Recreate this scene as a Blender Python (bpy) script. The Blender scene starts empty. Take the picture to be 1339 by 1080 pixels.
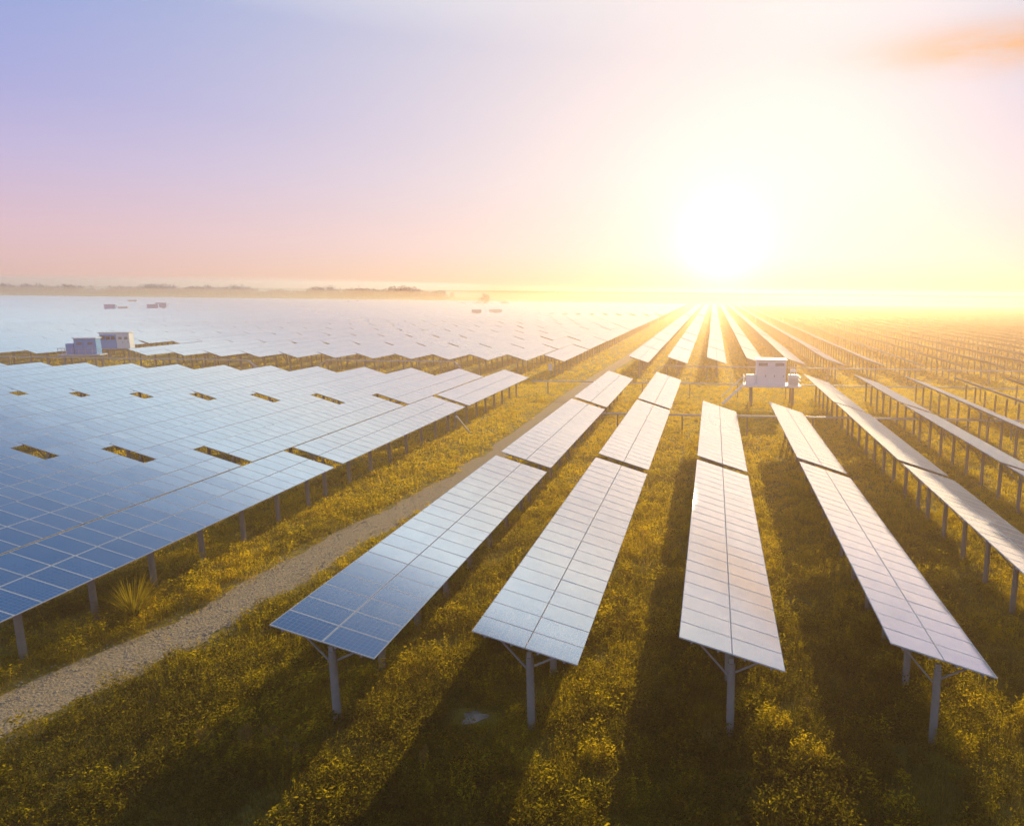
import bpy, math, random
import numpy as np
from mathutils import Matrix, Vector
random.seed(7); RNG = np.random.default_rng(11)
sc = bpy.context.scene
COL = sc.collection
sin, cos, pi = math.sin, math.cos, math.pi

# ------------------------------------------------------------------ site measures (metres)
W = 3.34                      # slope width of a table: two panels of 1.65
TILT = 0.3072
ZL = 2.47                     # height of the low edge
ZC = ZL + W / 2 * sin(TILT)   # height of the centre line
PITCH = 6.2117                # row spacing
XA = -13.2735                 # high edge of the first row right of the track
NMOD, MOD = 22, 0.997
LEN = NMOD * MOD
BLOCK1 = (18.85, 41.78, 64.80)
BLOCK2_Y = 107.5
STEP = LEN + 0.82
def row_x(r): return XA + r * PITCH - (1.0 if r == -2 else 0.75 if r < -2 else 0.0) + W / 2 * cos(TILT)

# ------------------------------------------------------------------ helpers
def clean(o, name):
    o.name = name
    return o
def tag(o, label=None, cat=None, group=None, kind=None):
    if label: o['label'] = label
    if cat: o['category'] = cat
    if group: o['group'] = group
    if kind: o['kind'] = kind
    return o
def empty(name, loc=(0, 0, 0), rz=0.0):
    o = bpy.data.objects.new(name, None)
    o.location = loc; o.rotation_euler = (0, 0, rz); o.empty_display_size = 0.3
    COL.objects.link(o)
    return o
class MB:
    """collects simple solids; build() links them as one mesh object"""
    def __init__(s): s.v = []; s.f = []; s.m = []; s.sm = []
    def add(s, vs, fs, mi=0, smooth=False):
        b = len(s.v); s.v += [tuple(v) for v in vs]
        for f in fs: s.f.append(tuple(b + i for i in f)); s.m.append(mi); s.sm.append(smooth)
    def box(s, c, d, mi=0, mat=None, bev=0.0):
        x, y, z = d[0] / 2, d[1] / 2, d[2] / 2
        if bev > 0:
            vs = []
            for sx in (-1, 1):
                for sy in (-1, 1):
                    for sz in (-1, 1):
                        vs += [(sx * (x - bev), sy * (y - bev), sz * z), (sx * (x - bev), sy * y, sz * (z - bev)), (sx * x, sy * (y - bev), sz * (z - bev))]
            def ix(sx, sy, sz, k): return ((sx > 0) * 4 + (sy > 0) * 2 + (sz > 0)) * 3 + k
            fs = []
            for sz in (-1, 1):
                q = [ix(-1, -1, sz, 0), ix(1, -1, sz, 0), ix(1, 1, sz, 0), ix(-1, 1, sz, 0)]; fs.append(q if sz > 0 else q[::-1])
            for sy in (-1, 1):
                q = [ix(-1, sy, -1, 1), ix(1, sy, -1, 1), ix(1, sy, 1, 1), ix(-1, sy, 1, 1)]; fs.append(q if sy < 0 else q[::-1])
            for sx in (-1, 1):
                q = [ix(sx, -1, -1, 2), ix(sx, 1, -1, 2), ix(sx, 1, 1, 2), ix(sx, -1, 1, 2)]; fs.append(q if sx > 0 else q[::-1])
            for a in (-1, 1):
                for b in (-1, 1):
                    fs.append([ix(-1, a, b, 0), ix(1, a, b, 0), ix(1, a, b, 1), ix(-1, a, b, 1)])
                    fs.append([ix(a, -1, b, 0), ix(a, 1, b, 0), ix(a, 1, b, 2), ix(a, -1, b, 2)])
                    fs.append([ix(a, b, -1, 1), ix(a, b, 1, 1), ix(a, b, 1, 2), ix(a, b, -1, 2)])
                    for cc in (-1, 1):
                        if True: fs.append([ix(a, b, cc, 0), ix(a, b, cc, 1), ix(a, b, cc, 2)]) if a == -1 or a == 1 else None
            seen = set(); out = []
            for f in fs:
                k = tuple(sorted(f))
                if k not in seen: seen.add(k); out.append(f)
            fs = out
        else:
            vs = [(-x, -y, -z), (x, -y, -z), (x, y, -z), (-x, y, -z), (-x, -y, z), (x, -y, z), (x, y, z), (-x, y, z)]
            fs = [(3, 2, 1, 0), (4, 5, 6, 7), (0, 1, 5, 4), (1, 2, 6, 5), (2, 3, 7, 6), (3, 0, 4, 7)]
        if mat is not None: vs = [mat @ Vector(v) for v in vs]
        s.add([(v[0] + c[0], v[1] + c[1], v[2] + c[2]) for v in vs], fs, mi)
    def bar(s, a, b, w, h, mi=0):
        a, b = Vector(a), Vector(b); d = b - a
        m = d.to_track_quat('Z', 'Y').to_matrix()
        s.box((a + b) / 2, (w, h, d.length), mi, m)
    def tube(s, a, b, r0, r1=None, n=10, mi=0, smooth=True, caps=True):
        r1 = r0 if r1 is None else r1
        a, b = Vector(a), Vector(b); q = (b - a).to_track_quat('Z', 'Y').to_matrix()
        vs = []
        for p, r in ((a, r0), (b, r1)):
            for i in range(n):
                t = 2 * pi * i / n; vs.append(p + q @ Vector((r * cos(t), r * sin(t), 0)))
        s.add(vs, [(i, (i + 1) % n, n + (i + 1) % n, n + i) for i in range(n)], mi, smooth)
        if caps: s.add(vs[n:], [tuple(range(n))], mi)
    def mesh(s, name, mats):
        me = bpy.data.meshes.new(name); me.from_pydata(s.v, [], s.f)
        for m in mats: me.materials.append(m)
        me.polygons.foreach_set('material_index', s.m); me.polygons.foreach_set('use_smooth', s.sm)
        me.validate(); me.update()
        return me
    def build(s, name, mats, parent=None, loc=None):
        if not isinstance(mats, (list, tuple)): mats = [mats]
        return link(name, s.mesh(name, mats), parent, loc)
def link(name, me, parent=None, loc=None, rot=None):
    o = bpy.data.objects.new(name, me); COL.objects.link(o)
    if parent: o.parent = parent
    if loc is not None: o.location = loc
    if rot is not None: o.rotation_euler = rot
    return o
def np_mesh(name, verts, loops, starts, mats, attrs=None, midx=None):
    me = bpy.data.meshes.new(name)
    me.vertices.add(len(verts)); me.vertices.foreach_set('co', verts.astype(np.float32).ravel())
    me.loops.add(len(loops)); me.loops.foreach_set('vertex_index', loops.astype(np.int32))
    me.polygons.add(len(starts)); me.polygons.foreach_set('loop_start', starts.astype(np.int32))
    for m in mats: me.materials.append(m)
    if midx is not None: me.polygons.foreach_set('material_index', midx.astype(np.int32))
    me.update(calc_edges=True)
    for k, v in (attrs or {}).items():
        a = me.attributes.new(k, 'FLOAT', 'POINT'); a.data.foreach_set('value', v.astype(np.float32))
    return me

# ------------------------------------------------------------------ materials
class NT:
    def __init__(s, name):
        s.mat = bpy.data.materials.new(name); s.mat.use_nodes = True
        s.t = s.mat.node_tree; s.t.nodes.clear()
        s.out = s.n('ShaderNodeOutputMaterial')
    def n(s, typ, **kw):
        nd = s.t.nodes.new(typ)
        for k, v in kw.items():
            if k.startswith('_'): setattr(nd, k[1:], v)
            else: s.set(nd.inputs[k.replace('__', ' ')], v)
        return nd
    def set(s, sock, v):
        if isinstance(v, bpy.types.NodeSocket): s.t.links.new(v, sock)
        elif isinstance(v, (tuple, list)) and len(v) == 3 and sock.type == 'RGBA': sock.default_value = (*v, 1)
        else: sock.default_value = v
    def math(s, op, a, b=0.0, c=0.0, clamp=False):
        nd = s.t.nodes.new('ShaderNodeMath'); nd.operation = op; nd.use_clamp = clamp
        for i, v in enumerate((a, b, c)): s.set(nd.inputs[i], v)
        return nd.outputs[0]
    def mix(s, fac, a, b, blend='MIX'):
        nd = s.t.nodes.new('ShaderNodeMix'); nd.data_type = 'RGBA'; nd.blend_type = blend
        s.set(nd.inputs[0], fac); s.set(nd.inputs[6], a); s.set(nd.inputs[7], b)
        return nd.outputs[2]
    def noise(s, scale, vec=None, detail=4.0, rough=0.55):
        nd = s.n('ShaderNodeTexNoise', Scale=scale, Detail=detail, Roughness=rough)
        if vec is not None: s.set(nd.inputs['Vector'], vec)
        return nd.outputs[0]
    def ramp(s, fac, stops, interp='LINEAR'):
        nd = s.t.nodes.new('ShaderNodeValToRGB'); cr = nd.color_ramp; cr.interpolation = interp
        while len(cr.elements) < len(stops): cr.elements.new(0.5)
        for e, (p, c) in zip(cr.elements, stops): e.position = p; e.color = (*c, 1) if len(c) == 3 else c
        s.set(nd.inputs[0], fac)
        return nd.outputs[0]
    def coord(s, which): return s.n('ShaderNodeTexCoord').outputs[which]
    def bump(s, h, strength, dist):
        return s.n('ShaderNodeBump', Height=h, Strength=strength, Distance=dist).outputs[0]
    def done(s, sh):
        s.t.links.new(sh.outputs[0] if hasattr(sh, 'outputs') else sh, s.out.inputs[0]); return s.mat
def principled(t, col, rough=0.6, metal=0.0, **kw):
    nd = t.n('ShaderNodeBsdfPrincipled'); t.set(nd.inputs['Base Color'], col); t.set(nd.inputs['Roughness'], rough); t.set(nd.inputs['Metallic'], metal)
    for k, v in kw.items(): t.set(nd.inputs[k.replace('__', ' ')], v)
    return nd
def plain(name, col, rough=0.6, metal=0.0, var=0.25, scale=3.0):
    t = NT(name); nz = t.noise(scale, t.coord('Object'))
    c = t.mix(t.math('MULTIPLY', nz, var), col, tuple(x * 0.35 for x in col))
    return t.done(principled(t, c, rough, metal))

def glass_material(name, cells):
    t = NT(name)
    info = t.n('ShaderNodeObjectInfo')
    base = t.mix(info.outputs['Random'], (0.008, 0.085, 0.23), (0.014, 0.105, 0.28))
    if cells:
        sx = t.n('ShaderNodeSeparateXYZ', Vector=t.coord('Object'))
        def grid(sock, pitch, w):
            f = t.math('FRACT', t.math('DIVIDE', t.math('ADD', sock, 10 * pitch), pitch))
            d = t.math('ABSOLUTE', t.math('SUBTRACT', f, 0.5))
            return t.math('GREATER_THAN', d, 0.5 - w)
        lines = t.math('MAXIMUM', grid(sx.outputs[0], 0.158, 0.06), grid(sx.outputs[1], 0.155, 0.06))
        base = t.mix(t.math('MULTIPLY', lines, 0.55), base, (0.20, 0.32, 0.46))
        blot = t.noise(2.2, t.n('ShaderNodeNewGeometry').outputs['Position'], 3)
        base = t.mix(t.math('MULTIPLY', blot, 0.25), base, (0.05, 0.08, 0.12))
    # tempered glass: mirror share set by view angle, pale sheen painted in at grazing
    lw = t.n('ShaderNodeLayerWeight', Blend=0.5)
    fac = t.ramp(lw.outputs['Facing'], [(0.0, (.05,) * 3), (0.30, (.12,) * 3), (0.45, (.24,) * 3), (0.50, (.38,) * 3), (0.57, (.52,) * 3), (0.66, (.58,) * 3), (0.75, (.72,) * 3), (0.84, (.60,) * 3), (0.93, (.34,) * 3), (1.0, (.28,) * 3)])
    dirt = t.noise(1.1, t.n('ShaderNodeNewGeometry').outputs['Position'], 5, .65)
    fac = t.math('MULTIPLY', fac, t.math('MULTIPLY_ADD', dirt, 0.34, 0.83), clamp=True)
    base = t.mix(t.ramp(lw.outputs['Facing'], [(0.70, (0, 0, 0)), (0.92, (1, 1, 1))]), base, (0.86, 0.86, 0.84))  # edge-on panels brightened by a pale sheen painted into the colour
    pos = t.n('ShaderNodeNewGeometry').outputs['Position']
    dn = t.noise(0.35, pos, 4)
    rough = t.math('ADD', 0.07, t.math('MULTIPLY', dn, 0.05))
    body = t.n('ShaderNodeBsdfDiffuse', Color=base)
    gl = t.n('ShaderNodeBsdfGlossy', _distribution='BECKMANN', Color=(0.92, 0.985, 0.985), Roughness=rough)
    mx = t.n('ShaderNodeMixShader'); t.set(mx.inputs[0], fac); t.set(mx.inputs[1], body.outputs[0]); t.set(mx.inputs[2], gl.outputs[0])
    return t.done(mx)
M = {}
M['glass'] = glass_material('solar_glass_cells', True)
M['glass_far'] = glass_material('solar_glass_far', False)

def matte(name, col, var=.2):
    t = NT(name); return t.done(t.n('ShaderNodeBsdfDiffuse', Color=t.mix(t.math('MULTIPLY', t.noise(2.5, t.n('ShaderNodeNewGeometry').outputs['Position']), var), col, tuple(x * .4 for x in col))))
M['frame'] = matte('anodised_frame', (0.60, 0.62, 0.64))
M['back'] = plain('white_backsheet', (0.80, 0.79, 0.76), 0.6, 0.0, 0.1)
M['steel'] = plain('galvanised_steel', (0.42, 0.42, 0.41), 0.5, 0.4, 0.5, 6)
def concrete(name, col):
    t = NT(name); p = t.n('ShaderNodeNewGeometry').outputs['Position']
    a = t.noise(9.0, p, 6); b = t.noise(1.3, p, 3)
    c = t.mix(a, tuple(x * .65 for x in col), col); c = t.mix(t.math('MULTIPLY', b, .5), c, (0.13, 0.11, 0.07))
    return t.done(principled(t, c, 0.85, 0.0, Normal=t.bump(a, 0.3, 0.02)))
M['concrete'] = concrete('concrete_pile', (0.36, 0.34, 0.31))
M['white_paint'] = plain('white_painted_steel', (0.92, 0.92, 0.91), 0.5, 0.0, 0.12, 1.5)
M['blue_tone'] = plain('blue_toned_steel', (0.05, 0.42, 0.85), 0.45, 0.0, 0.3, 1.5)  # blue of the small cabin's shaded side put into the base colour
M['dark'] = plain('dark_louvre', (0.05, 0.055, 0.06), 0.6)
M['pane'] = plain('dark_window_pane', (0.03, 0.06, 0.09), 0.12, 0.0, 0.2)
M['grey_paint'] = plain('grey_painted_steel', (0.60, 0.62, 0.66), 0.5, 0.0, 0.3, 2)
M['tray'] = plain('galvanised_tray', (0.60, 0.60, 0.60), 0.45, 0.2, 0.3, 4)

def ground_material():
    t = NT('ground_soil_and_turf'); p = t.n('ShaderNodeNewGeometry').outputs['Position']
    a = t.noise(0.16, p, 5); b = t.noise(1.1, p, 6, .65); c = t.noise(9.0, p, 5, .7)
    col = t.ramp(b, [(0.30, (0.14, 0.11, 0.014)), (0.48, (0.36, 0.25, 0.014)), (0.62, (0.56, 0.37, 0.016)), (0.8, (0.60, 0.40, 0.045))])
    col = t.mix(t.math('MULTIPLY', a, 0.5), col, (0.42, 0.33, 0.015))
    col = t.mix(t.math('MULTIPLY', c, 0.6), col, (0.03, 0.03, 0.01))
    h = t.math('ADD', t.math('MULTIPLY', b, 0.6), t.math('MULTIPLY', c, 0.25))
    return t.done(principled(t, col, 0.95, 0.0, Normal=t.bump(h, 1.0, 0.5)))
def path_material():
    t = NT('gravel_track'); p = t.n('ShaderNodeNewGeometry').outputs['Position']
    a = t.noise(0.7, p, 5); b = t.noise(14.0, p, 6, .7)
    vo = t.n('ShaderNodeTexVoronoi', Scale=11.0, Vector=p)
    col = t.ramp(b, [(0.28, (0.27, 0.175, 0.085)), (0.5, (0.64, 0.45, 0.25)), (0.72, (0.86, 0.64, 0.38))])
    col = t.mix(t.math('MULTIPLY', vo.outputs['Distance'], 0.45), col, (0.15, 0.125, 0.09))
    col = t.mix(t.math('MULTIPLY', a, 0.35), col, (0.30, 0.25, 0.14))
    h = t.math('ADD', t.math('MULTIPLY', vo.outputs['Distance'], -0.5), b)
    return t.done(principled(t, col, 0.95, 0.0, Normal=t.bump(h, 0.9, 0.12)))
def leaf_material(name, stops, trans, tcol):
    t = NT(name); at = t.n('ShaderNodeAttribute'); at.attribute_name = 'tint'
    col = t.ramp(at.outputs['Fac'], stops)
    d = t.n('ShaderNodeBsdfDiffuse', Color=col, Roughness=0.5)
    tr = t.n('ShaderNodeBsdfTranslucent', Color=t.mix(t.math('MULTIPLY_ADD', at.outputs['Fac'], 0.75, 0.12, clamp=True), col, tcol))
    mx = t.n('ShaderNodeMixShader', Fac=trans); t.set(mx.inputs[1], d.outputs[0]); t.set(mx.inputs[2], tr.outputs[0])
    return t.done(mx)
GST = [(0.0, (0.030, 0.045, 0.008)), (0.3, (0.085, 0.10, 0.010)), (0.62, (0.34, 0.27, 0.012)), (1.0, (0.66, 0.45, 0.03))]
M['ground'] = ground_material(); M['path'] = path_material()
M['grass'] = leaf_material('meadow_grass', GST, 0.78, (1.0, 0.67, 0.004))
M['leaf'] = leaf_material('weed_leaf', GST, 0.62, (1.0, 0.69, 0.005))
M['plume'] = leaf_material('weed_plume', [(0, (0.18, 0.12, 0.02)), (1, (0.34, 0.24, 0.06))], 0.4, (0.4, 0.26, 0.03))
M['tree'] = leaf_material('tree_leaf', [(0, (0.03, 0.045, 0.015)), (1, (0.08, 0.09, 0.03))], 0.3, (0.1, 0.1, 0.02))
M['wood'] = leaf_material('far_leaf_painted_haze', [(0, (0.30, 0.34, 0.42)), (1, (0.38, 0.42, 0.50))], 0.2, (0.3, 0.27, 0.27))  # distance haze painted into the leaf colour as pale grey
M['bark'] = plain('bark', (0.12, 0.09, 0.06), 0.9)
M['stone'] = plain('pebble_stone', (0.58, 0.43, 0.27), 0.9, 0.0, 0.6, 1.0)
def water_material():
    t = NT('puddle_water'); p = t.n('ShaderNodeNewGeometry').outputs['Position']
    return t.done(principled(t, (0.05, 0.05, 0.04), 0.06, 0.0, Normal=t.bump(t.noise(4, p), 0.05, 0.02)))
M['water'] = water_material()

# ------------------------------------------------------------------ ground, track, puddle
def build_ground():
    xs = np.array([-7000, -3000, -1500, -700, -300, -120, -60, -30, 0, 30, 60, 120, 300, 700, 1500, 3000, 7000.])
    ys = np.array([-500, -100, 0, 30, 60, 90, 120, 200, 400, 800, 1600, 3200, 9000.])
    m = MB(); vs = [(x, y, 0) for y in ys for x in xs]; n = len(xs)
    m.add(vs, [(j * n + i, j * n + i + 1, (j + 1) * n + i + 1, (j + 1) * n + i) for j in range(len(ys) - 1) for i in range(n - 1)])
    tag(m.build('ground', M['ground']), kind='structure')
build_ground()
def path_center(y):
    return np.interp(y, [0, 18, 25, 35, 48, 66, 85, 130, 200, 420], [-26.5, -22.7, -20.7, -19.8, -18.0, -18.0, -18.4, -17.4, -17.0, -17.0])
def path_half(y): return np.interp(y, [0, 18, 30, 48, 90, 420], [1.65, 1.5, 1.3, 1.15, 1.15, 0.9])
def build_path():
    m = MB(); ys = np.concatenate([np.arange(2, 60, .35), np.arange(60, 420, 3)]); vs = []
    wob = np.convolve(RNG.normal(0, 1, (len(ys) + 8)), np.ones(9) / 9, 'valid')[:len(ys)]
    wob2 = np.convolve(RNG.normal(0, 1, (len(ys) + 8)), np.ones(9) / 9, 'valid')[:len(ys)]
    for y, a, b in zip(ys, wob, wob2):
        c, h = path_center(y), path_half(y)
        for k, t in enumerate((-1, -.5, 0, .5, 1)):
            vs.append((c + t * h + (a * .7 if k == 0 else b * .7 if k == 4 else 0), y, 0.006 + 0.02 * (1 - abs(t))))
    m.add(vs, [(5 * j + i, 5 * j + i + 1, 5 * j + i + 6, 5 * j + i + 5) for j in range(len(ys) - 1) for i in range(4)], 0, True)
    tag(m.build('dirt_path', M['path']), kind='structure')
build_path()
def build_puddle():
    m = MB(); vs = []
    for i in range(28):
        a = 2 * pi * i / 28; r = 1 + .22 * sin(3 * a + 1) + .15 * sin(5 * a)
        vs.append((-7.45 + .36 * r * cos(a), 19.75 + .34 * r * sin(a), 0.012))
    m.add(vs, [tuple(range(28))])
    tag(m.build('puddle', M['water']), kind='structure')
build_puddle()

# ------------------------------------------------------------------ solar tables
ct, st = cos(TILT), sin(TILT)
RY = Matrix.Rotation(TILT, 3, 'Y')
def on_slope(u, y, n=0.0):      # u across (+ = low side), n above the plane
    return (u * ct + n * st, y, ZC - u * st + n * ct)
PW, PL = 1.652, 0.984
def panel_geo(m, place=None, glass=1, frame=0, back=2, b=0.017):
    x, y, h = PW / 2, PL / 2, 0.038
    vs = [(-x, -y, 0), (x, -y, 0), (x, y, 0), (-x, y, 0),
          (-x + b, -y + b, 0), (x - b, -y + b, 0), (x - b, y - b, 0), (-x + b, y - b, 0),
          (-x + b, -y + b, -.003), (x - b, -y + b, -.003), (x - b, y - b, -.003), (-x + b, y - b, -.003),
          (-x, -y, -h), (x, -y, -h), (x, y, -h), (-x, y, -h)]
    if place: vs = [place(*v) for v in vs]
    m.add(vs, [(0, 1, 5, 4), (1, 2, 6, 5), (2, 3, 7, 6), (3, 0, 4, 7)], frame)
    m.add([vs[i] for i in (4, 5, 6, 7, 8, 9, 10, 11)], [(0, 1, 5, 4), (1, 2, 6, 5), (2, 3, 7, 6), (3, 0, 4, 7)], frame)
    m.add(vs[8:12], [(0, 1, 2, 3)], glass)
    m.add([vs[i] for i in (0, 1, 2, 3, 12, 13, 14, 15)], [(4, 5, 1, 0), (5, 6, 2, 1), (6, 7, 3, 2), (7, 4, 0, 3)], frame)
    m.add(vs[12:16], [(3, 2, 1, 0)], back)
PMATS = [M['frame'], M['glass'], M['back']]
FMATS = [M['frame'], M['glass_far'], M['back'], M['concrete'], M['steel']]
mm = MB(); panel_geo(mm); PANEL_ME = mm.mesh('solar_panel', PMATS)
USIDE = (-(0.009 + PW / 2), 0.009 + PW / 2)
def deck_mesh():
    m = MB()
    for k in range(NMOD):
        for u0 in USIDE:
            y0 = (k + .5) * MOD; dz = random.uniform(-.004, .004)
            panel_geo(m, lambda x, y, z: on_slope(u0 + x, y0 + y, z + dz * (x + y)))
    return m
POST_Y = [0.48 + k * 3.0 for k in range(8)]
def post_geo(m, n=12, mi=0):
    m.tube((0, 0, -.1), (0, 0, 2.42), .125, .115, n, mi)
def head_geo(m, mi=0):           # steel head, sloped rafter and its two braces
    m.box((0, 0, 2.50), (.14, .14, .18), mi)
    a, b = Vector(on_slope(-1.42, 0, -.17)), Vector(on_slope(1.42, 0, -.17))
    m.bar(a, b, .07, .10, mi)
def brace_geo(m, side, mi=0):
    p = on_slope(1.05 * side, 0.0, -.22)
    m.bar((0.10 * side, 0, 1.95 if side < 0 else 2.05), p, .05, .05, mi)
PURLIN_U = (-1.25, -.42, .42, 1.25)
def purlin_geo(m, u, mi=0):
    m.bar(on_slope(u, .02, -.078), on_slope(u, LEN - .02, -.078), .06, .07, mi)
def me_of(fn, name, mats):
    m = MB(); fn(m); return m.mesh(name, mats)
POST_ME = me_of(lambda m: post_geo(m, 16), 'post', [M['concrete']])
POST8_ME = me_of(lambda m: post_geo(m, 8), 'post_far', [M['concrete']])
RAFTER_ME = me_of(head_geo, 'rafter', [M['steel']])
BRACE_ME = {s: me_of(lambda m: brace_geo(m, s), 'brace', [M['steel']]) for s in (-1, 1)}
PURLIN_ME = [me_of(lambda m: purlin_geo(m, u), 'purlin', [M['steel']]) for u in PURLIN_U]
DECK_ME = deck_mesh().mesh('panel_deck', FMATS)
def whole_mesh():
    m = deck_mesh()
    for y in POST_Y:
        m.tube((0, y, -.1), (0, y, 2.5), .125, .115, 6, 3)
        m.bar((0, y, 2.5), (0, y, 2.85), .12, .12, 4)
        m.bar(on_slope(-1.4, y, -.15), on_slope(1.4, y, -.15), .07, .1, 4)
    for u in (-1.25, 1.25): purlin_geo(m, u, 4)
    return m
WHOLE_ME = whole_mesh().mesh('solar_table_whole', FMATS)

ORD = ('zeroth first second third fourth fifth sixth seventh eighth ninth tenth eleventh twelfth thirteenth fourteenth fifteenth sixteenth seventeenth eighteenth nineteenth twentieth '
       'twenty-first twenty-second twenty-third twenty-fourth twenty-fifth twenty-sixth twenty-seventh twenty-eighth twenty-ninth thirtieth thirty-first thirty-second thirty-third thirty-fourth '
       'thirty-fifth thirty-sixth thirty-seventh thirty-eighth thirty-ninth fortieth forty-first forty-second forty-third forty-fourth forty-fifth forty-sixth forty-seventh forty-eighth forty-ninth fiftieth '
       'fifty-first fifty-second fifty-third fifty-fourth fifty-fifth fifty-sixth').split()
def row_words(r):
    return '%s row left of the dirt track' % ORD[-r - 1] if r < 0 else '%s row right of the dirt track' % ORD[r + 1]
GRP = 'solar tables set out in long parallel rows'
PROTO = {}
def jitter():                    # ground is not dead level
    return random.uniform(-.05, .05), random.uniform(-.04, .04)
def make_table(r, k, y0, detail, label):
    jx, jz = (0, 0) if detail == 2 else jitter()
    root = empty('solar_table', (row_x(r) + jx, y0, jz)) if detail else None
    if detail == 0:
        root = link('solar_table', WHOLE_ME, None, (row_x(r) + jx, y0, jz))
        root.rotation_euler = (random.uniform(-.002, .002), random.uniform(-.008, .008), 0)
    tag(root, label, 'solar table', GRP)
    if detail == 2:
        src = PROTO.get('panel')
        for j in range(NMOD):
            for u0 in USIDE:
                if src is None: o = link('solar_panel', PANEL_ME, root); src = PROTO['panel'] = o
                else: o = src.copy(); COL.objects.link(o); o.parent = root
                o.location = on_slope(u0, (j + .5) * MOD, random.uniform(-.002, .002))
                o.rotation_euler = (random.gauss(0, .0022), TILT + random.gauss(0, .0022), 0)
    elif detail == 1:
        link('panel_deck', DECK_ME, root)
    if detail:
        for y in POST_Y:
            link('post', POST_ME if detail == 2 else POST8_ME, root, (0, y, 0))
            if detail == 2:
                link('rafter', RAFTER_ME, root, (0, y, 0))
                for s in (-1, 1): link('brace', BRACE_ME[s], root, (0, y + .09, 0))
        if detail == 2:
            for me in PURLIN_ME: link('purlin', me, root)
        else:
            m = PROTO.get('sub')
            if m is None:
                b = MB()
                for u in PURLIN_U: purlin_geo(b, u)
                for y in POST_Y: head_geo_off(b, y)
                m = PROTO['sub'] = b.mesh('support_frame', [M['steel']])
            link('support_frame', m, root)
    return root
def head_geo_off(b, y):
    b.box((0, y, 2.50), (.14, .14, .18)); b.bar(on_slope(-1.42, y, -.17), on_slope(1.42, y, -.17), .07, .10)

# the camera's ground wedge (how far rows run sideways in view)
def in_view(x, y, pad=2.0):
    return -1.09 * y - 4 - pad < x < 0.455 * y + 3 + pad
placed = []
def blue_or_white(r, k):
    return 'blue' if (r < 0 and k == 0) or (r == 0 and k == 0) else 'pale'
for k, y0 in enumerate(BLOCK1):
    for r in range(-16, 9):
        if r == -1: continue
        if k == 2 and r in (2, 3): continue           # the inverter cabin stands there
        x = row_x(r)
        if not (in_view(x - 1.7, y0 + LEN, 1) or in_view(x + 1.7, y0 + LEN, 1)): continue
        if r >= 0 and not in_view(x - 1.7, y0 + LEN * .8, 0): continue
        where = ('nearest the viewer', 'second table', 'third table, ending at the lane')[k]
        lab = '%s solar table, %s, %s' % (blue_or_white(r, k), row_words(r), where)
        make_table(r, k, y0, 2 if k < 2 else 1, lab)
        placed.append((r, k))
far = []
y = BLOCK2_Y; k = 0
while y < 600:
    if k == 9: y += 9.0
    for r in range(-130, 52):
        if r == -1: continue
        x = row_x(r)
        if not in_view(x, y + LEN, 3): continue
        if x < 0 and y + .35 * x > 600: continue
        if k == 0 and -15.4 < r + 0.0 <= -13 and False: continue
        if k == 0 and -108.5 < x < -96.5: continue          # the cabins stand there
        far.append((math.hypot(x, y + 11), r, k, y))
    y += STEP; k += 1
far.sort()
NIND = 300 - len(placed)
for i, (dist, r, k, y0) in enumerate(far[:NIND]):
    lab = 'pale solar table, %s, %s table beyond the lane' % (row_words(r), ORD[k + 1])
    make_table(r, k, y0, 1 if k == 0 else 0, lab)
def far_field():
    m = MB()
    for dist, r, k, y0 in far[NIND:]:
        x = row_x(r); jz = random.uniform(-.05, .05); dt = random.uniform(-.012, .012)
        c, s = cos(TILT + dt), sin(TILT + dt); h = W / 2
        vs = []
        for dy in (0, LEN):
            for u, n in ((-h, 0), (h, 0), (h, -.05), (-h, -.05)):
                vs.append((x + u * c + n * s, y0 + dy, ZC + jz - u * s + n * c))
        m.add(vs, [(0, 1, 5, 4)], 1)
        m.add(vs, [(1, 2, 6, 5), (3, 0, 4, 7), (0, 3, 2, 1), (4, 5, 6, 7)], 0); m.add(vs, [(2, 3, 7, 6)], 2)
        for py in POST_Y[::2] if x < 0 else POST_Y:
            m.box((x, y0 + py, 1.35), (.22, .22, 2.7), 3)
    o = m.build('solar_field', FMATS)
    tag(o, 'far expanse of pale solar tables fading into haze towards the horizon', 'solar field', kind='stuff')
if len(far) > NIND: far_field()
print('tables', len(placed), len(far))

# ------------------------------------------------------------------ cable trays
def tray(name, label, pts, post_xs, y, zt):
    root = empty(name, (pts[0][0], y, 0)); x0 = pts[0][0]
    tag(root, label, 'cable tray', 'cable trays raised on posts')
    m = MB()
    for (xa, za), (xb, zb) in zip(pts[:-1], pts[1:]):
        m.bar((xa - x0, 0, za), (xb - x0, 0, zb), .30, .025)
        for s in (-1, 1): m.bar((xa - x0, s * .16, za + .05), (xb - x0, s * .16, zb + .05), .02, .13)
    m.build('tray', M['tray'], root)
    for i, xp in enumerate(post_xs):
        b = MB(); b.tube((0, 0, -.1), (0, 0, zt - .03), .085, .075, 8); b.box((0, 0, zt - .04), (.1, .42, .05))
        b.build('post', M['concrete'], root, (xp - x0, 0, 0))
tray('cable_tray', 'grey cable tray crossing through the gap between middle and third tables', [(-11.5, 1.9), (52, 1.9)], [-9 + 6.21 * k for k in range(10)], 64.4, 1.9)
tray('cable_tray', 'pale cable tray crossing the grass lane behind the white inverter cabin', [(-23.6, 1.75), (62, 1.75)], [-21.5 + 6.21 * k for k in range(14)], 88.3, 1.75)
tray('cable_tray', 'cable tray along the far side of the grass lane, its near end bent down', [(-9.3, .9), (-7.6, 2.05), (80, 2.05)], [-7 + 6.21 * k for k in range(14)], 106.6, 2.05)
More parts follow.
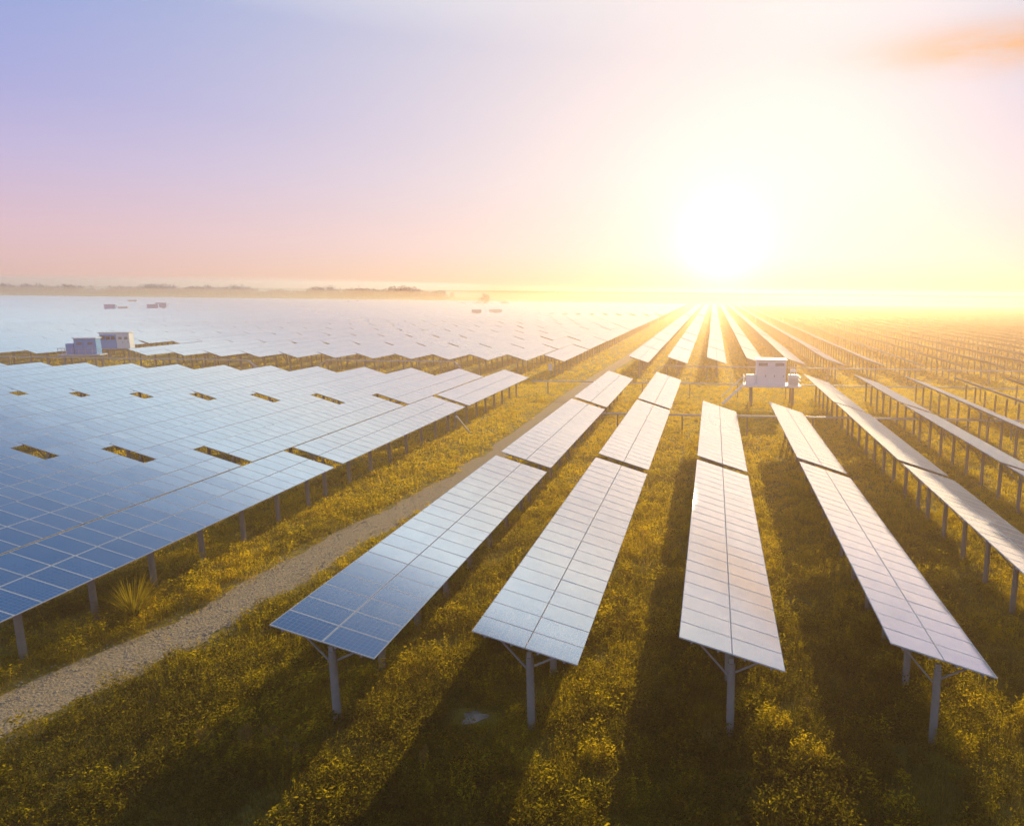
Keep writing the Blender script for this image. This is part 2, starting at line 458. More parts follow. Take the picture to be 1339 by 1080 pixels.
tray('cable_tray', 'short cable tray in the left lane with both ends sloping down', [(-62.5, .8), (-60.2, 2.4), (-40, 2.4), (-38.2, .6)], [-58 + 6.0 * k for k in range(4)], 104.6, 2.4)
tray('cable_tray', 'long cable tray in the left lane running up to the blue cabin', [(-125, 2.4), (-71.4, 2.4), (-69.4, .8)], [-122 + 6.2 * k for k in range(9)], 102.4, 2.4)
# combiner box and the fallen strut by the left rows
def combiner():
    root = empty('combiner_box', (-26.3, 110.0, 0)); tag(root, 'small white electrical box on a post at the row end past the lane', 'electrical box')
    b = MB(); b.box((0, 0, 0), (.62, .3, 1.15), bev=.02); b.build('box_body', M['white_paint'], root, (0, 0, 1.25))
    b = MB(); b.tube((0, .22, -.1), (0, .22, 1.9), .05, n=8); b.build('post', M['steel'], root)
combiner()
b = MB(); b.bar((0, 0, 2.3), (-.05, 3.4, .06), .16, .10)
tag(b.build('leaning_strut', M['white_paint'], None, (-22.9, 59.7, 0)), 'white strut hanging slantwise from the left row down to the grass', 'strut')

# ------------------------------------------------------------------ inverter cabins
def railing(parent, pts, z, h=1.0, mat='white_paint'):
    b = MB()
    for (xa, ya), (xb, yb) in zip(pts[:-1], pts[1:]):
        for q in (h, h * .55): b.bar((xa, ya, z + q), (xb, yb, z + q), .05, .05)
        n = max(1, int(math.hypot(xb - xa, yb - ya) / .9))
        for i in range(n + 1):
            t = i / n; x, y = xa + (xb - xa) * t, ya + (yb - ya) * t
            b.bar((x, y, z), (x, y, z + h), .05, .05)
    b.build('railing', M[mat], parent)
def door(parent, x, y, z, w, h, mat, louvre=True):
    b = MB(); b.box((0, 0, h / 2), (w, .05, h), bev=.01); d = b.build('door', M[mat], parent, (x, y, z))
    b = MB(); b.box((w * .36, -.05, h * .48), (.05, .05, .22)); b.build('handle', M['dark'], d)
    if louvre:
        b = MB()
        for i in range(5): b.box((0, -.035, h * .72 + i * .09), (w * .62, .03, .05))
        b.build('louvre', M['dark'], d)
def platform(root, w, d, z, mat='concrete'):
    b = MB(); b.box((0, 0, z - .11), (w, d, .22), bev=.02); b.build('platform', M[mat], root)
    for sx in (-.36, .36):
        for sy in (-.38, .38):
            b = MB(); b.tube((0, 0, -.1), (0, 0, z - .22), .15, n=12); b.build('post', M['concrete'], root, (sx * w, sy * d, 0))
def cabin_body(root, x, y, z, w, d, h, mat, roof='white_paint'):
    b = MB(); b.box((0, 0, h / 2), (w, d, h), bev=.03)
    b.build('cabin_wall', M[mat], root, (x, y, z))
    b = MB(); b.box((0, 0, .07), (w + .3, d + .3, .14), bev=.02); b.build('roof', M[roof], root, (x, y, z + h))
def stairs(root, x0, y, z, run, mat='grey_paint'):
    b = MB()
    for s in (-.4, .4): b.bar((x0, y + s, z), (x0 - run, y + s, 0.05), .06, .2)
    n = 9
    for i in range(n):
        t = (i + .5) / n; b.box((x0 - run * t, y, z * (1 - t)), (.26, .8, .03))
    for s in (-.4, .4): b.bar((x0, y + s, z + 1), (x0 - run, y + s, 1.05), .05, .05)
    b.build('stairs', M[mat], root)
def transformer(x, y, z, label):
    root = empty('transformer', (x, y, z)); tag(root, label, 'transformer')
    b = MB(); b.box((0, 0, .6), (1.15, .95, 1.2), bev=.03); b.build('tank', M['white_paint'], root)
    b = MB()
    for i in range(9): b.box((-.48 + .12 * i, -.58, .6), (.03, .22, .95))
    b.build('cooling_fin', M['white_paint'], root)
    b = MB(); b.tube((-.35, .1, 1.68), (.35, .1, 1.68), .17, n=14); b.tube((-.35, .1, 1.2), (-.35, .1, 1.6), .05, n=8); b.tube((.35, .1, 1.2), (.35, .1, 1.6), .05, n=8); b.build('oil_drum', M['white_paint'], root)
    for i in range(3):
        b = MB(); b.tube((0, 0, 0), (0, 0, .34), .06, .035, 10); b.build('bushing', M['grey_paint'], root, (-.32 + .3 * i, -.25, 1.2))
def white_cabin():
    z = 2.55
    root = empty('inverter_cabin', (7.25, 83.4, 0)); tag(root, 'white inverter cabin on a raised platform in the grass lane, under the sun', 'inverter cabin')
    platform(root, 6.9, 3.3, z, 'white_paint')
    cabin_body(root, -.15, .2, z, 3.5, 2.4, 2.95, 'white_paint')
    for x, w in ((-1.1, 1.15), (.05, .95), (1.1, 1.0)): door(root, x - .15, -1.03, z + .1, w, 2.1, 'white_paint', False)
    for x in (-1.0, 1.0):
        b = MB(); b.box((0, 0, 0), (1.05, .05, .36))
        for i in range(4): b.box((0, -.03, -.14 + .095 * i), (.98, .04, .05), 1)
        b.build('vent', [M['dark'], M['grey_paint']], root, (x - .15, -1.03, z + 2.5))
    railing(root, [(-3.35, 1.5), (-3.35, -1.5), (-1.95, -1.5)], z)
    railing(root, [(2.0, -1.5), (3.35, -1.5), (3.35, 1.5)], z)
    stairs(root, -3.45, -.9, z, 2.6, 'white_paint')
    b = MB(); b.box((0, 0, .6), (1.2, .8, 1.2), bev=.03); o = b.build('switch_cabinet', M['white_paint'], None, (7.25 - 2.55, 83.4 - .4, z))
    tag(o, 'low white switch cabinet beside the stairs of the white cabin', 'cabinet')
    transformer(7.25 + 2.6, 83.3, z, 'white finned transformer on the platform of the white cabin')
white_cabin()
def blue_cabins():
    z = 2.55
    root = empty('inverter_cabin', (-101.9, 107.0, 0), .35); tag(root, 'small blue cabin on a raised deck in the left grass lane', 'inverter cabin')
    platform(root, 5.6, 2.6, z, 'grey_paint'); cabin_body(root, .7, .2, z, 2.9, 1.7, 2.5, 'blue_tone')
    for x in (-.7, .7): door(root, .7 + x, -.68, z + .1, 1.1, 2.0, 'blue_tone')
    b = MB(); b.box((0, 0, .85), (1.0, 1.2, 1.7), bev=.03); b.build('switch_cabinet', M['blue_tone'], root, (-1.5, .2, z))
    railing(root, [(-2.7, 1.2), (-2.7, -1.2), (2.7, -1.2)], z, mat='grey_paint')
    root = empty('inverter_cabin', (-105.3, 117.5, 0), .35); tag(root, 'taller white cabin with a blue half, behind the small blue cabin', 'inverter cabin')
    platform(root, 5.4, 2.8, z, 'concrete'); cabin_body(root, 0, 0, z, 4.3, 1.9, 2.75, 'white_paint')
    b = MB(); b.box((0, 0, 0), (2.3, .08, 2.4), bev=.01); w = b.build('blue_front', M['blue_tone'], root, (-.9, -.97, z + 1.3))
    for i in range(3):
        b = MB(); b.box((0, 0, 0), (.55, .05, .6)); b.build('window', M['pane'], w, (-.72 + .72 * i, -.05, .62))
    door(root, .85, -.98, z + .1, .8, 2.2, 'white_paint'); door(root, 1.7, -.98, z + .1, .8, 2.2, 'white_paint')
    root = empty('gravel', (0, 0, 0)); bpy.data.objects.remove(root)
blue_cabins()
def hut(x, y, w, h, mat, label, rz=.4):
    root = empty('inverter_hut', (x, y, 0), rz); tag(root, label, 'hut', 'huts far out in the solar field')
    platform(root, w + 1.0, 2.6, 2.4, 'grey_paint'); cabin_body(root, 0, 0, 2.4, w, 1.8, h, mat)
    door(root, 0, -.93, 2.5, .9, h * .8, mat, False)
hut(-267.5, 297.3, 4.0, 2.8, 'blue_tone', 'small blue hut far out in the field, front hut on the left')
hut(-267.5, 304, 3.6, 1.6, 'grey_paint', 'low grey hut right beside the front blue hut far out')
hut(-261.5, 313.5, 4.2, 2.6, 'blue_tone', 'small blue hut far out, left one of the right pair')
hut(-271.7, 331, 4.4, 2.9, 'blue_tone', 'small blue hut far out, right and rear one of the pair')
hut(-377, 436, 5.0, 1.9, 'grey_paint', 'tiny hazy grey hut, rearmost of the far huts')
hut(-391.5, 478, 9, .9, 'white_paint', 'low pale hut near the horizon above the pair of blue huts')
hut(-106, 306, 4.0, 2.2, 'grey_paint', 'hazy grey hut on the gravel pad, mid field, left of two')
hut(-101.5, 319, 5.6, 2.0, 'white_paint', 'hazy pale hut on the gravel pad, mid field, right of two')

# ------------------------------------------------------------------ vegetation
def blades(px, py, h, w, nb, spread, lean, tint, zb=None):
    """tufts at px,py with heights h: nb blades each; returns verts, loops, starts, tint"""
    n = len(px); N = n * nb
    X = np.repeat(px, nb) + RNG.normal(0, 1, N) * np.repeat(spread, nb); Y = np.repeat(py, nb) + RNG.normal(0, 1, N) * np.repeat(spread, nb)
    H = np.repeat(h, nb) * RNG.uniform(.55, 1.15, N); Wd = np.repeat(w, nb) * RNG.uniform(.7, 1.3, N)
    a = RNG.uniform(0, 2 * pi, N); ln = RNG.uniform(.1, 1, N) * lean
    dx, dy = np.cos(a), np.sin(a); b = a + RNG.normal(pi / 2, .5, N); sx, sy = np.cos(b) * Wd / 2, np.sin(b) * Wd / 2
    Z = np.zeros(N) - .02
    mX, mY, mZ = X + dx * H * ln * .35, Y + dy * H * ln * .35, Z + H * (.62 - .12 * ln)
    tX, tY, tZ = X + dx * H * ln * 1.0, Y + dy * H * ln * 1.0, Z + H * (1.0 - .38 * ln)
    V = np.empty((N, 5, 3))
    V[:, 0] = np.stack([X - sx, Y - sy, Z], 1); V[:, 1] = np.stack([X + sx, Y + sy, Z], 1)
    V[:, 2] = np.stack([mX + sx, mY + sy, mZ], 1); V[:, 3] = np.stack([mX - sx, mY - sy, mZ], 1); V[:, 4] = np.stack([tX, tY, tZ], 1)
    base = np.arange(N)[:, None] * 5
    L = (base + np.array([0, 1, 2, 3, 3, 2, 4])[None]).ravel()
    S = (np.arange(N)[:, None] * 7 + np.array([0, 4])[None]).ravel()
    t = np.clip(np.repeat(tint, nb) + RNG.normal(0, .12, N), 0, 1)
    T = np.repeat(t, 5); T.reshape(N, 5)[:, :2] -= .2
    return V.reshape(-1, 3), L, S, np.clip(T, 0, 1)
def leaves(px, py, h, size, nl, spread, tint):
    """leafy weeds: small diamond leaves through the volume of each clump"""
    n = len(px); N = n * nl
    R = np.repeat(spread, nl); H = np.repeat(h, nl)
    f = RNG.beta(2.0, 1.3, N)
    ang = RNG.uniform(0, 2 * pi, N); rr = np.sqrt(RNG.uniform(0, 1, N)) * R * (1.1 - .55 * f)
    C = np.stack([np.repeat(px, nl) + rr * np.cos(ang), np.repeat(py, nl) + rr * np.sin(ang), f * H * RNG.uniform(.75, 1.1, N)], 1)
    s = np.repeat(size, nl) * RNG.uniform(.6, 1.4, N)
    d = RNG.normal(0, 1, (N, 3)); d[:, 2] = d[:, 2] * .5 + .25; d /= np.linalg.norm(d, axis=1)[:, None]
    e = np.cross(d, RNG.normal(0, 1, (N, 3))); e /= np.linalg.norm(e, axis=1)[:, None] + 1e-6
    V = np.empty((N, 4, 3)); V[:, 0] = C - d * s[:, None]; V[:, 2] = C + d * s[:, None]; V[:, 1] = C + e * s[:, None] * .42; V[:, 3] = C - e * s[:, None] * .42
    L = np.arange(N * 4); S = np.arange(N) * 4
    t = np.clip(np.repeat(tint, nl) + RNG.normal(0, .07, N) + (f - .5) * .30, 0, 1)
    return V.reshape(-1, 3), L, S, np.repeat(t, 4)
def join(parts):
    vs, ls, ss, ts = [], [], [], []; vo = lo = 0
    for V, L, S, T in parts:
        vs.append(V); ls.append(L + vo); ss.append(S + lo); ts.append(T); vo += len(V); lo += len(L)
    return np.concatenate(vs), np.concatenate(ls), np.concatenate(ss), np.concatenate(ts)
def smooth_noise(x, y, sc_, seed):
    r = np.random.default_rng(seed); out = 0
    for i in range(5):
        a = r.uniform(0, 2 * pi); k = sc_ * r.uniform(.6, 1.9)
        out = out + np.sin((x * cos(a) + y * sin(a)) * k + r.uniform(0, 6)) * np.sin((-x * sin(a) + y * cos(a)) * k * .8 + r.uniform(0, 6))
    return out / 3.0
def scatter(n, y0, y1, pw):
    u = RNG.uniform(0, 1, n)
    # density falls as y**-pw
    e = 2 - pw
    y = (y0 ** e + u * (y1 ** e - y0 ** e)) ** (1 / e) if abs(e) > 1e-6 else y0 * (y1 / y0) ** u
    x = RNG.uniform(-1.10, .50, n) * y + RNG.uniform(-6, 6, n)
    keep = np.ones(n, bool)
    d = np.abs(x - path_center(y)) - path_half(y) + smooth_noise(x, y, 2.0, 5) * .42 + smooth_noise(x, y, 6.0, 6) * .26
    keep &= (d > 0.0) | ((d > -.35) & (RNG.uniform(0, 1, n) < .35)) | (RNG.uniform(0, 1, n) < .035)
    bare = smooth_noise(x, y, 1.3, 21) + .5 * smooth_noise(x, y, 4.0, 22)      # trodden, half bare spots
    keep &= ~((bare < -.62) & (y < 60) & (RNG.uniform(0, 1, n) < .75))
    pd = ((x + 7.5) / .9) ** 2 + ((y - 19.75) / .5) ** 2
    keep &= pd > 1
    # deep shade below the big left field is bare
    keep &= ~((x < -27.5) & (y < 86) & (RNG.uniform(0, 1, n) < .6))
    keep &= ~((x < -34) & (y > 109) & (RNG.uniform(0, 1, n) < .7))
    return x[keep], y[keep], d[keep]
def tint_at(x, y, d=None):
    near = np.interp(y, [13, 19, 32, 60, 110], [.0, .12, .48, .84, .98])  # dark foreground and golden glow further off painted into the tint
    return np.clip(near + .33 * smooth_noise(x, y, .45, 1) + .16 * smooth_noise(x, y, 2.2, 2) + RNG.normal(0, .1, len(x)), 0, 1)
def build_grass():
    parts = []
    for n, y0, y1, pw, hh, ww, nb in ((70000, 12.5, 42, 1.0, .27, .010, 8), (56000, 38, 100, 1.2, .26, .032, 7), (42000, 95, 340, 1.3, .36, .09, 5)):
        x, y, d = scatter(n, y0, y1, pw)
        patch = smooth_noise(x, y, .9, 3)
        h = hh * (1.0 + .55 * patch) * RNG.uniform(.6, 1.3, len(x)); h = np.clip(h, hh * .65, None)
        h *= np.clip(.35 + d * .6, .35, 1.0)
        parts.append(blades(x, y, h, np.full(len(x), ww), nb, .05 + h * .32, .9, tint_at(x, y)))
    V, L, S, T = join(parts)
    o = link('grass', np_mesh('grass', V, L, S, [M['grass']], {'tint': T}))
    tag(o, 'golden green meadow grass covering the ground between the rows', 'grass', kind='stuff')
    parts = []
    for n, y0, y1, pw, hh, lf, nl in ((12000, 12.5, 27, 1.0, .32, .030, 50), (11000, 25, 46, 1.0, .36, .042, 28), (10000, 40, 100, 1.2, .42, .07, 20), (6000, 95, 320, 1.3, .5, .16, 14)):
        x, y, d = scatter(n, y0, y1, pw)
        patch = smooth_noise(x, y, .7, 4); keep = (patch > -.55) & (d > .15); x, y, patch, d = x[keep], y[keep], patch[keep], d[keep]
        h = hh * (.7 + .6 * np.clip(patch, 0, 1)) * RNG.uniform(.6, 1.5, len(x)); h *= np.where(y < 22, 1.3, 1.0) * np.where(RNG.uniform(0, 1, len(x)) < .12, 1.7, 1.0)
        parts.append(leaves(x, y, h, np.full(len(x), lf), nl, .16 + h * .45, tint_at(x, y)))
    for n, y0, y1, hh, lf, nl in ((1300, 12.5, 27, .6, .046, 120), (1500, 25, 50, .5, .06, 70), (1600, 45, 120, .6, .10, 44)):   # broad-leaved clumps
        x, y, d = scatter(n, y0, y1, 1.0); keep = (smooth_noise(x, y, .8, 13) > -.1) & (d > .6); x, y = x[keep], y[keep]
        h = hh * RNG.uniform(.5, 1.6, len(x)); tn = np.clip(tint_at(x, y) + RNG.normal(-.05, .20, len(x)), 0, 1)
        parts.append(leaves(x, y, h, np.full(len(x), lf) * RNG.uniform(.7, 1.3, len(x)), nl, .14 + h * .5, tn))
    for n, y0, y1, hh, lf in ((5200, 12.5, 26, .62, .030), (3600, 25, 60, .62, .05)):     # taller single stalks
        x, y, d = scatter(n, y0, y1, 1.0); keep = (smooth_noise(x, y, 1.1, 9) > .05) & (d > .5); x, y = x[keep], y[keep]
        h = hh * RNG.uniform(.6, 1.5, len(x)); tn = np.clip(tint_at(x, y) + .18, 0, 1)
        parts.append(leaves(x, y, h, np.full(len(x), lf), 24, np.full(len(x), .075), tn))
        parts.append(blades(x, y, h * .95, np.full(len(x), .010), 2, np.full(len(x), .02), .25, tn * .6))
    V, L, S, T = join(parts)
    o = link('weeds', np_mesh('weeds', V, L, S, [M['leaf']], {'tint': T}))
    tag(o, 'leafy weeds growing through the meadow grass', 'weeds', kind='stuff')
build_grass()
def pebbles():
    n = 3600; y = RNG.uniform(14, 62, n) ** 1.0; y = 14 + (y - 14) * RNG.uniform(.2, 1, n)
    x = path_center(y) + RNG.normal(0, .62, n) * path_half(y) * 1.15
    k = 500; x = np.concatenate([x, RNG.normal(-18.6, .9, k)]); y = np.concatenate([y, RNG.normal(23.2, 1.2, k)])
    m_v, m_f = [], []
    ico = [(0, 0, 1), (.9, 0, .3), (.28, .85, .3), (-.72, .53, .3), (-.72, -.53, .3), (.28, -.85, .3), (0, 0, -.3)]
    fs = [(0, 1, 2), (0, 2, 3), (0, 3, 4), (0, 4, 5), (0, 5, 1)]
    V = []; F = []
    for i in range(len(x)):
        s = RNG.uniform(.02, .06) * (1.6 if RNG.uniform() < .06 else 1); a = RNG.uniform(0, 6.3); ca, sa = cos(a), sin(a); q = RNG.uniform(.6, 1.2)
        b = len(V)
        for vx, vy, vz in ico[:6]: V.append((x[i] + s * (vx * ca * q - vy * sa), y[i] + s * (vx * sa * q + vy * ca), .012 + s * vz * .7))
        F += [tuple(b + j for j in f) for f in fs]
    m = MB(); m.add(V, F)
    tag(m.build('gravel', M['stone']), 'loose stones scattered along the dirt track', 'gravel', kind='stuff')
pebbles()
def part_mesh(name, data, mat, parent, loc=None):
    V, L, S, T = data
    return link(name, np_mesh(name, V, L, S, [mat], {'tint': T}), parent, loc)
def one(v): return np.array([float(v)])
def pampas(x, y):
    root = empty('grass_tuft', (x, y, 0)); tag(root, 'tall spiky fountain-like grass tuft beside the track, under the left row edge', 'grass tuft')
    n = 420; a = RNG.uniform(0, 2 * pi, n); parts = []
    V, L, S, T = [], [], [], []
    for i in range(n):
        h = RNG.uniform(1.2, 2.3); ln = RNG.uniform(.15, .95); w = .016; dx, dy = cos(a[i]), sin(a[i]); sx, sy = -dy * w, dx * w
        pts = []
        for j in range(6):
            t = j / 5; r = .10 + h * ln * 1.35 * t ** 1.2; z = h * (t * (1.05 - .1 * ln) - .55 * ln * t ** 2.6)
            pts.append((dx * r, dy * r, z, 1 - t * .92))
        b = len(V)
        for (px, py, pz, q) in pts: V += [(px - sx * q, py - sy * q, pz), (px + sx * q, py + sy * q, pz)]
        for j in range(5): S.append(len(L)); L += [b + 2 * j, b + 2 * j + 1, b + 2 * j + 3, b + 2 * j + 2]
        T += [RNG.uniform(.05, .5)] * 12
    part_mesh('blade', (np.array(V), np.array(L), np.array(S), np.array(T)), M['grass'], root)['kind'] = 'stuff'
pampas(-23.75, 25.6)
def tall_weed(x, y, h, label, nst=4):
    root = empty('flowering_weed', (x, y, 0)); tag(root, label, 'weed', 'tall weeds with seed plumes')
    b = MB(); tops = []
    for i in range(nst):
        a = RNG.uniform(0, 6.3); r = RNG.uniform(.05, .22); hh = h * RNG.uniform(.75, 1.05); p0 = (r * .3 * cos(a), r * .3 * sin(a), 0); p1 = (r * cos(a), r * sin(a), hh)
        b.tube(p0, p1, .009, .005, 5); tops.append(p1)
    b.build('stem', M['bark'], root)
    V = [leaves(one(p[0]), one(p[1]), one(h * .75), one(.05), 40, one(.12), one(.5)) for p in tops]
    part_mesh('foliage', join(V), M['leaf'], root)
    D = []
    for p in tops:
        d = leaves(one(0), one(0), one(.42), one(.028), 150, one(.10), one(.5)); v = d[0].copy(); v[:, 2] += p[2] - .28; v[:, 0] += p[0]; v[:, 1] += p[1]; D.append((v, *d[1:]))
    part_mesh('plume', join(D), M['plume'], root)
for i, (x, y, h, l) in enumerate([
    (-13.3, 17.35, 1.05, 'clump of tall tan seed plumes in the shade before the first right-hand table'),
    (-12.75, 17.75, .85, 'single-stem tan seed plume just behind the largest plume clump'),
    (-11.9, 17.3, .75, 'short tan seed plume between the plume clump and the lit grass strip'),
    (-14.6, 17.6, .7, 'low ragged tan plumes in grass on the track side of the plume clump'),
    (-7.9, 17.0, .8, 'thin plume weed in the shade below the puddle'),
    (3.1, 20.3, .7, 'orange-tipped weed between the third and fourth right-hand tables')]):
    tall_weed(x, y, h, l, (6, 2, 2, 4, 2, 2)[i])
def bush(x, y, h, r, n, label):
    root = empty('weed_bush', (x, y, 0)); tag(root, label, 'bush', 'leafy bushes among the weeds')
    b = MB()
    for i in range(7):
        a = RNG.uniform(0, 6.3); q = RNG.uniform(.2, .7) * r; b.tube((0, 0, 0), (q * cos(a), q * sin(a), h * RNG.uniform(.5, .9)), .014, .006, 5)
    b.build('stem', M['bark'], root)
    P = []
    for i in range(14):
        a = RNG.uniform(0, 6.3); q = math.sqrt(RNG.uniform()) * r * .8
        d = leaves(one(q * cos(a)), one(q * sin(a)), one(h * RNG.uniform(.55, 1.05)), one(.04), n, one(r * .38), one(RNG.uniform(.3, .8))); P.append(d)
    part_mesh('foliage', join(P), M['leaf'], root)
for a in [(10.4, 19.9, 1.25, .75, 170, 'leafy yellow-green bush beside the front post of the fourth right-hand row'),
          (11.9, 18.6, 1.0, .8, 150, 'bushy weed before the lit patch near the fourth row, its outer side'),
          (2.1, 19.4, 1.1, .6, 150, 'leafy bush beside the front post of the third right-hand row'),
          (2.9, 17.9, .9, .6, 130, 'lower leafy bush in front of the third row post'),
          (-2.9, 21.5, .8, .7, 130, 'rounded weed bush in the sunlit strip beside the second right-hand table'),
          (-22.2, 27.6, .75, .7, 130, 'low round bush just past the spiky grass tuft by the track'),
          (7.4, 18.6, .8, .7, 130, 'dark leafy bush in shade between third and fourth row posts'),
          (-3.1, 17.8, .9, .6, 130, 'sunlit weed bush before the second right-hand table')]: bush(*a)

# far trees
def tree(x, y, h, r, label, name='tree', n=500):
    root = empty(name, (x, y, 0)); tag(root, label, 'tree')
    b = MB(); b.tube((0, 0, 0), (0, 0, h * .6), h * .03, h * .012, 7)
    for i in range(5):
        a = RNG.uniform(0, 6.3); b.tube((0, 0, h * (.25 + .06 * i)), (r * .6 * cos(a), r * .6 * sin(a), h * (.5 + .06 * i)), h * .012, h * .004, 5)
    b.build('trunk', M['bark'], root)
    P = []
    for i in range(12):
        a = RNG.uniform(0, 6.3); q = RNG.uniform(0, .75) * r; z = RNG.uniform(.25, .7) * h
        d = leaves(one(q * cos(a)), one(q * sin(a)), one(h * .34), one(h * .045), n // 12, one(r * .45), one(RNG.uniform(.2, .8))); v = d[0].copy(); v[:, 2] += z; P.append((v, *d[1:]))
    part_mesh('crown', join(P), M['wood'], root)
tree(-173, 520, 11, 5.5, 'hazy round tree rising above the far hedge', n=700)
tree(-158, 520, 6, 4.5, 'low hazy tree in the far hedge just sunward of the round tree', n=500)
def wood(name, label, pts, hmin, hmax, n, lf):
    P = []
    for i in range(n):
        t = RNG.uniform(); j = min(int(t * (len(pts) - 1)), len(pts) - 2); f = t * (len(pts) - 1) - j
        x = pts[j][0] + (pts[j + 1][0] - pts[j][0]) * f; y = pts[j][1] + (pts[j + 1][1] - pts[j][1]) * f + RNG.uniform(-12, 12)
        prof = .6 + .4 * sin(x * .045) * sin(x * .017 + 1) + .25 * sin(x * .13)
        h = hmin + (hmax - hmin) * max(0, min(1, prof * RNG.uniform(.6, 1.1)))
        P.append(leaves(one(x), one(y), one(h), one(lf), 60, one(h * .45), one(RNG.uniform(.1, .9))))
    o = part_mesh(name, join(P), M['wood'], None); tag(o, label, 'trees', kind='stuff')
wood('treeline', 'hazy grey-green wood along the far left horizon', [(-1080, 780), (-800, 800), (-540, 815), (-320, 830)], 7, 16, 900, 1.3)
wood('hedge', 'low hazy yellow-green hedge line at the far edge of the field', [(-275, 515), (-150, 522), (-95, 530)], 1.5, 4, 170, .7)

# ------------------------------------------------------------------ haze
def haze():
    boxes = [(-200, 240, 2600, 800, *q) for q in ((-3, 7, .0042), (7.01, 12, .0024), (12.01, 20, .0007), (20.01, 34, .00035), (34.01, 60, .00012))] + [(-1170, 980, 1500, 678, -3, 24, .0018), (581, 1400, 2000, 1518, -3, 20, .00045)]  # lower golden slabs thickened to stand in for lens glare over the ground
    for k, (bx, by, lx, ly, z0, z1, dens) in enumerate(boxes):
        m = MB(); m.box((bx, by, (z0 + z1) / 2), (lx, ly, z1 - z0)); o = m.build('haze', [])
        t = NT('morning_haze')
        a = t.n('ShaderNodeVolumeScatter', Color=(1.0, 0.65, 0.40) if lx < 2601 and lx > 1501 else (0.74, 0.84, 1.0), Density=dens, Anisotropy=0.64)
        t.t.links.new(a.outputs[0], t.out.inputs['Volume']); o.data.materials.append(t.mat)
        tag(o, ('golden haze low over the solar field, thickened to stand in for lens glare', 'golden haze just above the panels, also thickened as lens glare', 'thinner golden haze at the height of the viewer', 'faint haze above the field', 'faintest high haze under the open sky', 'pale mist beyond the far edge of the solar field', 'thin golden mist under the sun beyond the last rows')[k], 'haze', kind='stuff')
haze()

# ------------------------------------------------------------------ light, sky
SUN_AZ, SUN_EL = math.radians(9.0), math.radians(17.0)
sd = Vector((sin(SUN_AZ) * cos(SUN_EL), cos(SUN_AZ) * cos(SUN_EL), sin(SUN_EL)))
L = bpy.data.lights.new('sun', 'SUN'); L.energy = 5.0; L.angle = math.radians(0.5); L.color = (1.0, 0.74, 0.39)
lo = bpy.data.objects.new('sun', L); COL.objects.link(lo); lo.rotation_euler = (-sd).to_track_quat('-Z', 'Y').to_euler()
# camera (measured)
F, CX, CY, HC, YAW, PIT, ROL = 895.99, 897.44, 534.36, 13.54, -0.0374, -0.16875, 0.01111
f0 = Vector((cos(PIT) * sin(YAW), cos(PIT) * cos(YAW), sin(PIT))); r0 = Vector((cos(YAW), -sin(YAW), 0)); u0 = r0.cross(f0)
rr = r0 * cos(ROL) + u0 * sin(ROL); uu = -r0 * sin(ROL) + u0 * cos(ROL)
cam = bpy.data.cameras.new('camera'); co = bpy.data.objects.new('camera', cam); COL.objects.link(co)
co.matrix_world = Matrix(((rr.x, uu.x, -f0.x, 0), (rr.y, uu.y, -f0.y, 0), (rr.z, uu.z, -f0.z, HC), (0, 0, 0, 1)))
cam.sensor_width = 36; cam.lens = F / 1339 * 36; cam.shift_x = (669.5 - CX) / 1339; cam.shift_y = (CY - 540) / 1339
cam.clip_start = .1; cam.clip_end = 20000; sc.camera = co

w = bpy.data.worlds.new('World'); sc.world = w; w.use_nodes = True
class WT(NT):
    def __init__(s): s.t = w.node_tree; s.t.nodes.clear(); s.out = s.n('ShaderNodeOutputWorld')
t = WT()
dirn = t.n('ShaderNodeVectorMath', _operation='NORMALIZE'); t.set(dirn.inputs[0], t.coord('Generated')); dv = dirn.outputs[0]
def pix_dir(px, py):
    return (f0 * F + rr * (px - CX) + uu * (CY - py)).normalized()
G = pix_dir(943, 318)
dt = t.n('ShaderNodeVectorMath', _operation='DOT_PRODUCT'); t.set(dt.inputs[0], dv); dt.inputs[1].default_value = G
omc = t.math('SUBTRACT', 1.0, dt.outputs['Value'])
def gauss(deg): return t.math('EXPONENT', t.math('MULTIPLY', omc, -2 / math.radians(deg) ** 2))
sx = t.n('ShaderNodeSeparateXYZ', Vector=dv); z = sx.outputs[2]
cool = t.ramp(z, [(0.0, (.84, .46, .46)), (.06, (.74, .47, .60)), (.13, (.50, .42, .74)), (.20, (.29, .33, .76)), (.30, (.14, .29, .74)), (.36, (.55, .68, .92)), (.42, (1.2, 1.25, 1.25)), (.48, (.60, .90, 1.10)), (.54, (.12, .34, .64)), (.60, (.03, .18, .42)), (.8, (.03, .14, .38)), (1.0, (.03, .12, .36))])  # bright band above the view added for the panels to reflect
warm = t.ramp(z, [(0.0, (1.0, .70, .40)), (.05, (1.0, .78, .68)), (.15, (1.0, .85, .78)), (.37, (1.0, .88, .83)), (.44, (1.15, 1.13, 1.1)), (.51, (1.9, 1.92, 1.9)), (.57, (.62, .76, .92)), (.64, (.16, .33, .56)), (.72, (.12, .28, .52)), (1.0, (.05, .13, .38))])  # the added reflection band continues here on the sun side
col = t.mix(gauss(36), cool, warm)
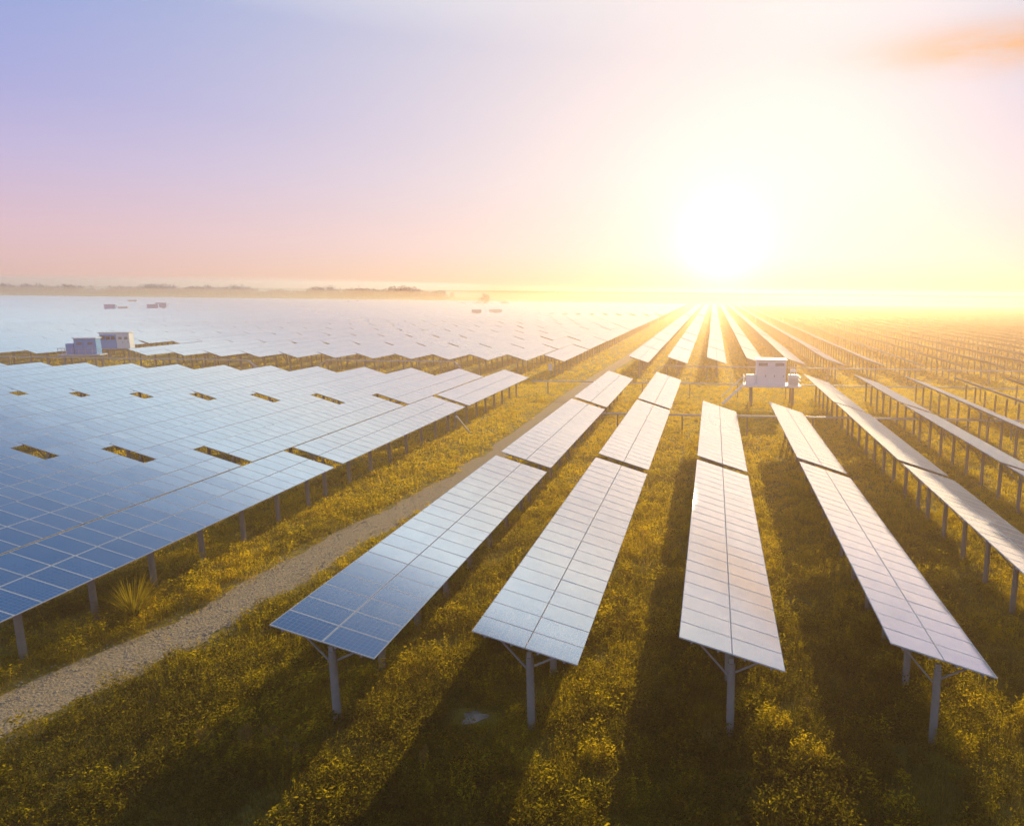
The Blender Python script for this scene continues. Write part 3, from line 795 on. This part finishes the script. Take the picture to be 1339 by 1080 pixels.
# low streak of orange cloud at the right
cd = pix_dir(1312, 58)
rel = t.n('ShaderNodeVectorMath', _operation='SUBTRACT'); t.set(rel.inputs[0], dv); rel.inputs[1].default_value = cd
rs = t.n('ShaderNodeSeparateXYZ', Vector=rel.outputs[0])
ex = t.math('EXPONENT', t.math('MULTIPLY', t.math('ADD', t.math('MULTIPLY', t.math('POWER', t.math('ABSOLUTE', rs.outputs[0]), 2.0), 60.0), t.math('MULTIPLY', t.math('POWER', t.math('ABSOLUTE', rs.outputs[2]), 2.0), 1900.0)), -1.0))
mp = t.n('ShaderNodeMapping', Vector=dv); mp.inputs['Scale'].default_value = (3, 3, 12)
cn = t.noise(1.6, mp.outputs[0], 5, .6)
cl = t.math('MULTIPLY', ex, t.ramp(cn, [(.28, (0, 0, 0)), (.52, (1, 1, 1))]), clamp=True)
col = t.mix(t.math('MULTIPLY', cl, .9), col, (.88, .46, .22))
core = t.math('ADD', t.math('MULTIPLY', gauss(2.7), .55), t.math('MULTIPLY', gauss(6.5), .15))
core = t.math('ADD', core, t.math('MULTIPLY', gauss(13), .06))
cc = t.n('ShaderNodeMix', _data_type='RGBA', _blend_type='MULTIPLY'); cc.inputs[0].default_value = 1
t.set(cc.inputs[6], (1.0, .96, .95)); cmb = t.n('ShaderNodeCombineColor'); [t.set(cmb.inputs[i], core) for i in range(3)]; t.set(cc.inputs[7], cmb.outputs[0])
total = t.mix(1.0, col, cc.outputs[2], 'ADD')
bg1 = t.n('ShaderNodeBackground', Color=total, Strength=0.9)
sky = t.n('ShaderNodeTexSky'); sky.sky_type = 'NISHITA'; sky.sun_disc = False; sky.sun_elevation = SUN_EL; sky.sun_rotation = SUN_AZ; sky.dust_density = 0.6
bg2 = t.n('ShaderNodeBackground', Color=t.mix(0.85, sky.outputs[0], (0, 0, 0)), Strength=0.05)
ad = t.n('ShaderNodeAddShader'); t.set(ad.inputs[0], bg1.outputs[0]); t.set(ad.inputs[1], bg2.outputs[0])
t.t.links.new(ad.outputs[0], t.out.inputs[0])

# ------------------------------------------------------------------ render settings
sc.render.engine = 'CYCLES'
sc.view_settings.view_transform = 'Standard'; sc.view_settings.look = 'None'; sc.view_settings.exposure = 0
sc.cycles.use_denoising = True
try: sc.cycles.denoiser = 'OPENIMAGEDENOISE'
except Exception: pass
sc.cycles.max_bounces = 6; sc.cycles.diffuse_bounces = 2; sc.cycles.glossy_bounces = 3; sc.cycles.transmission_bounces = 3; sc.cycles.volume_bounces = 0; sc.cycles.transparent_max_bounces = 24
sc.cycles.sample_clamp_indirect = 4.0
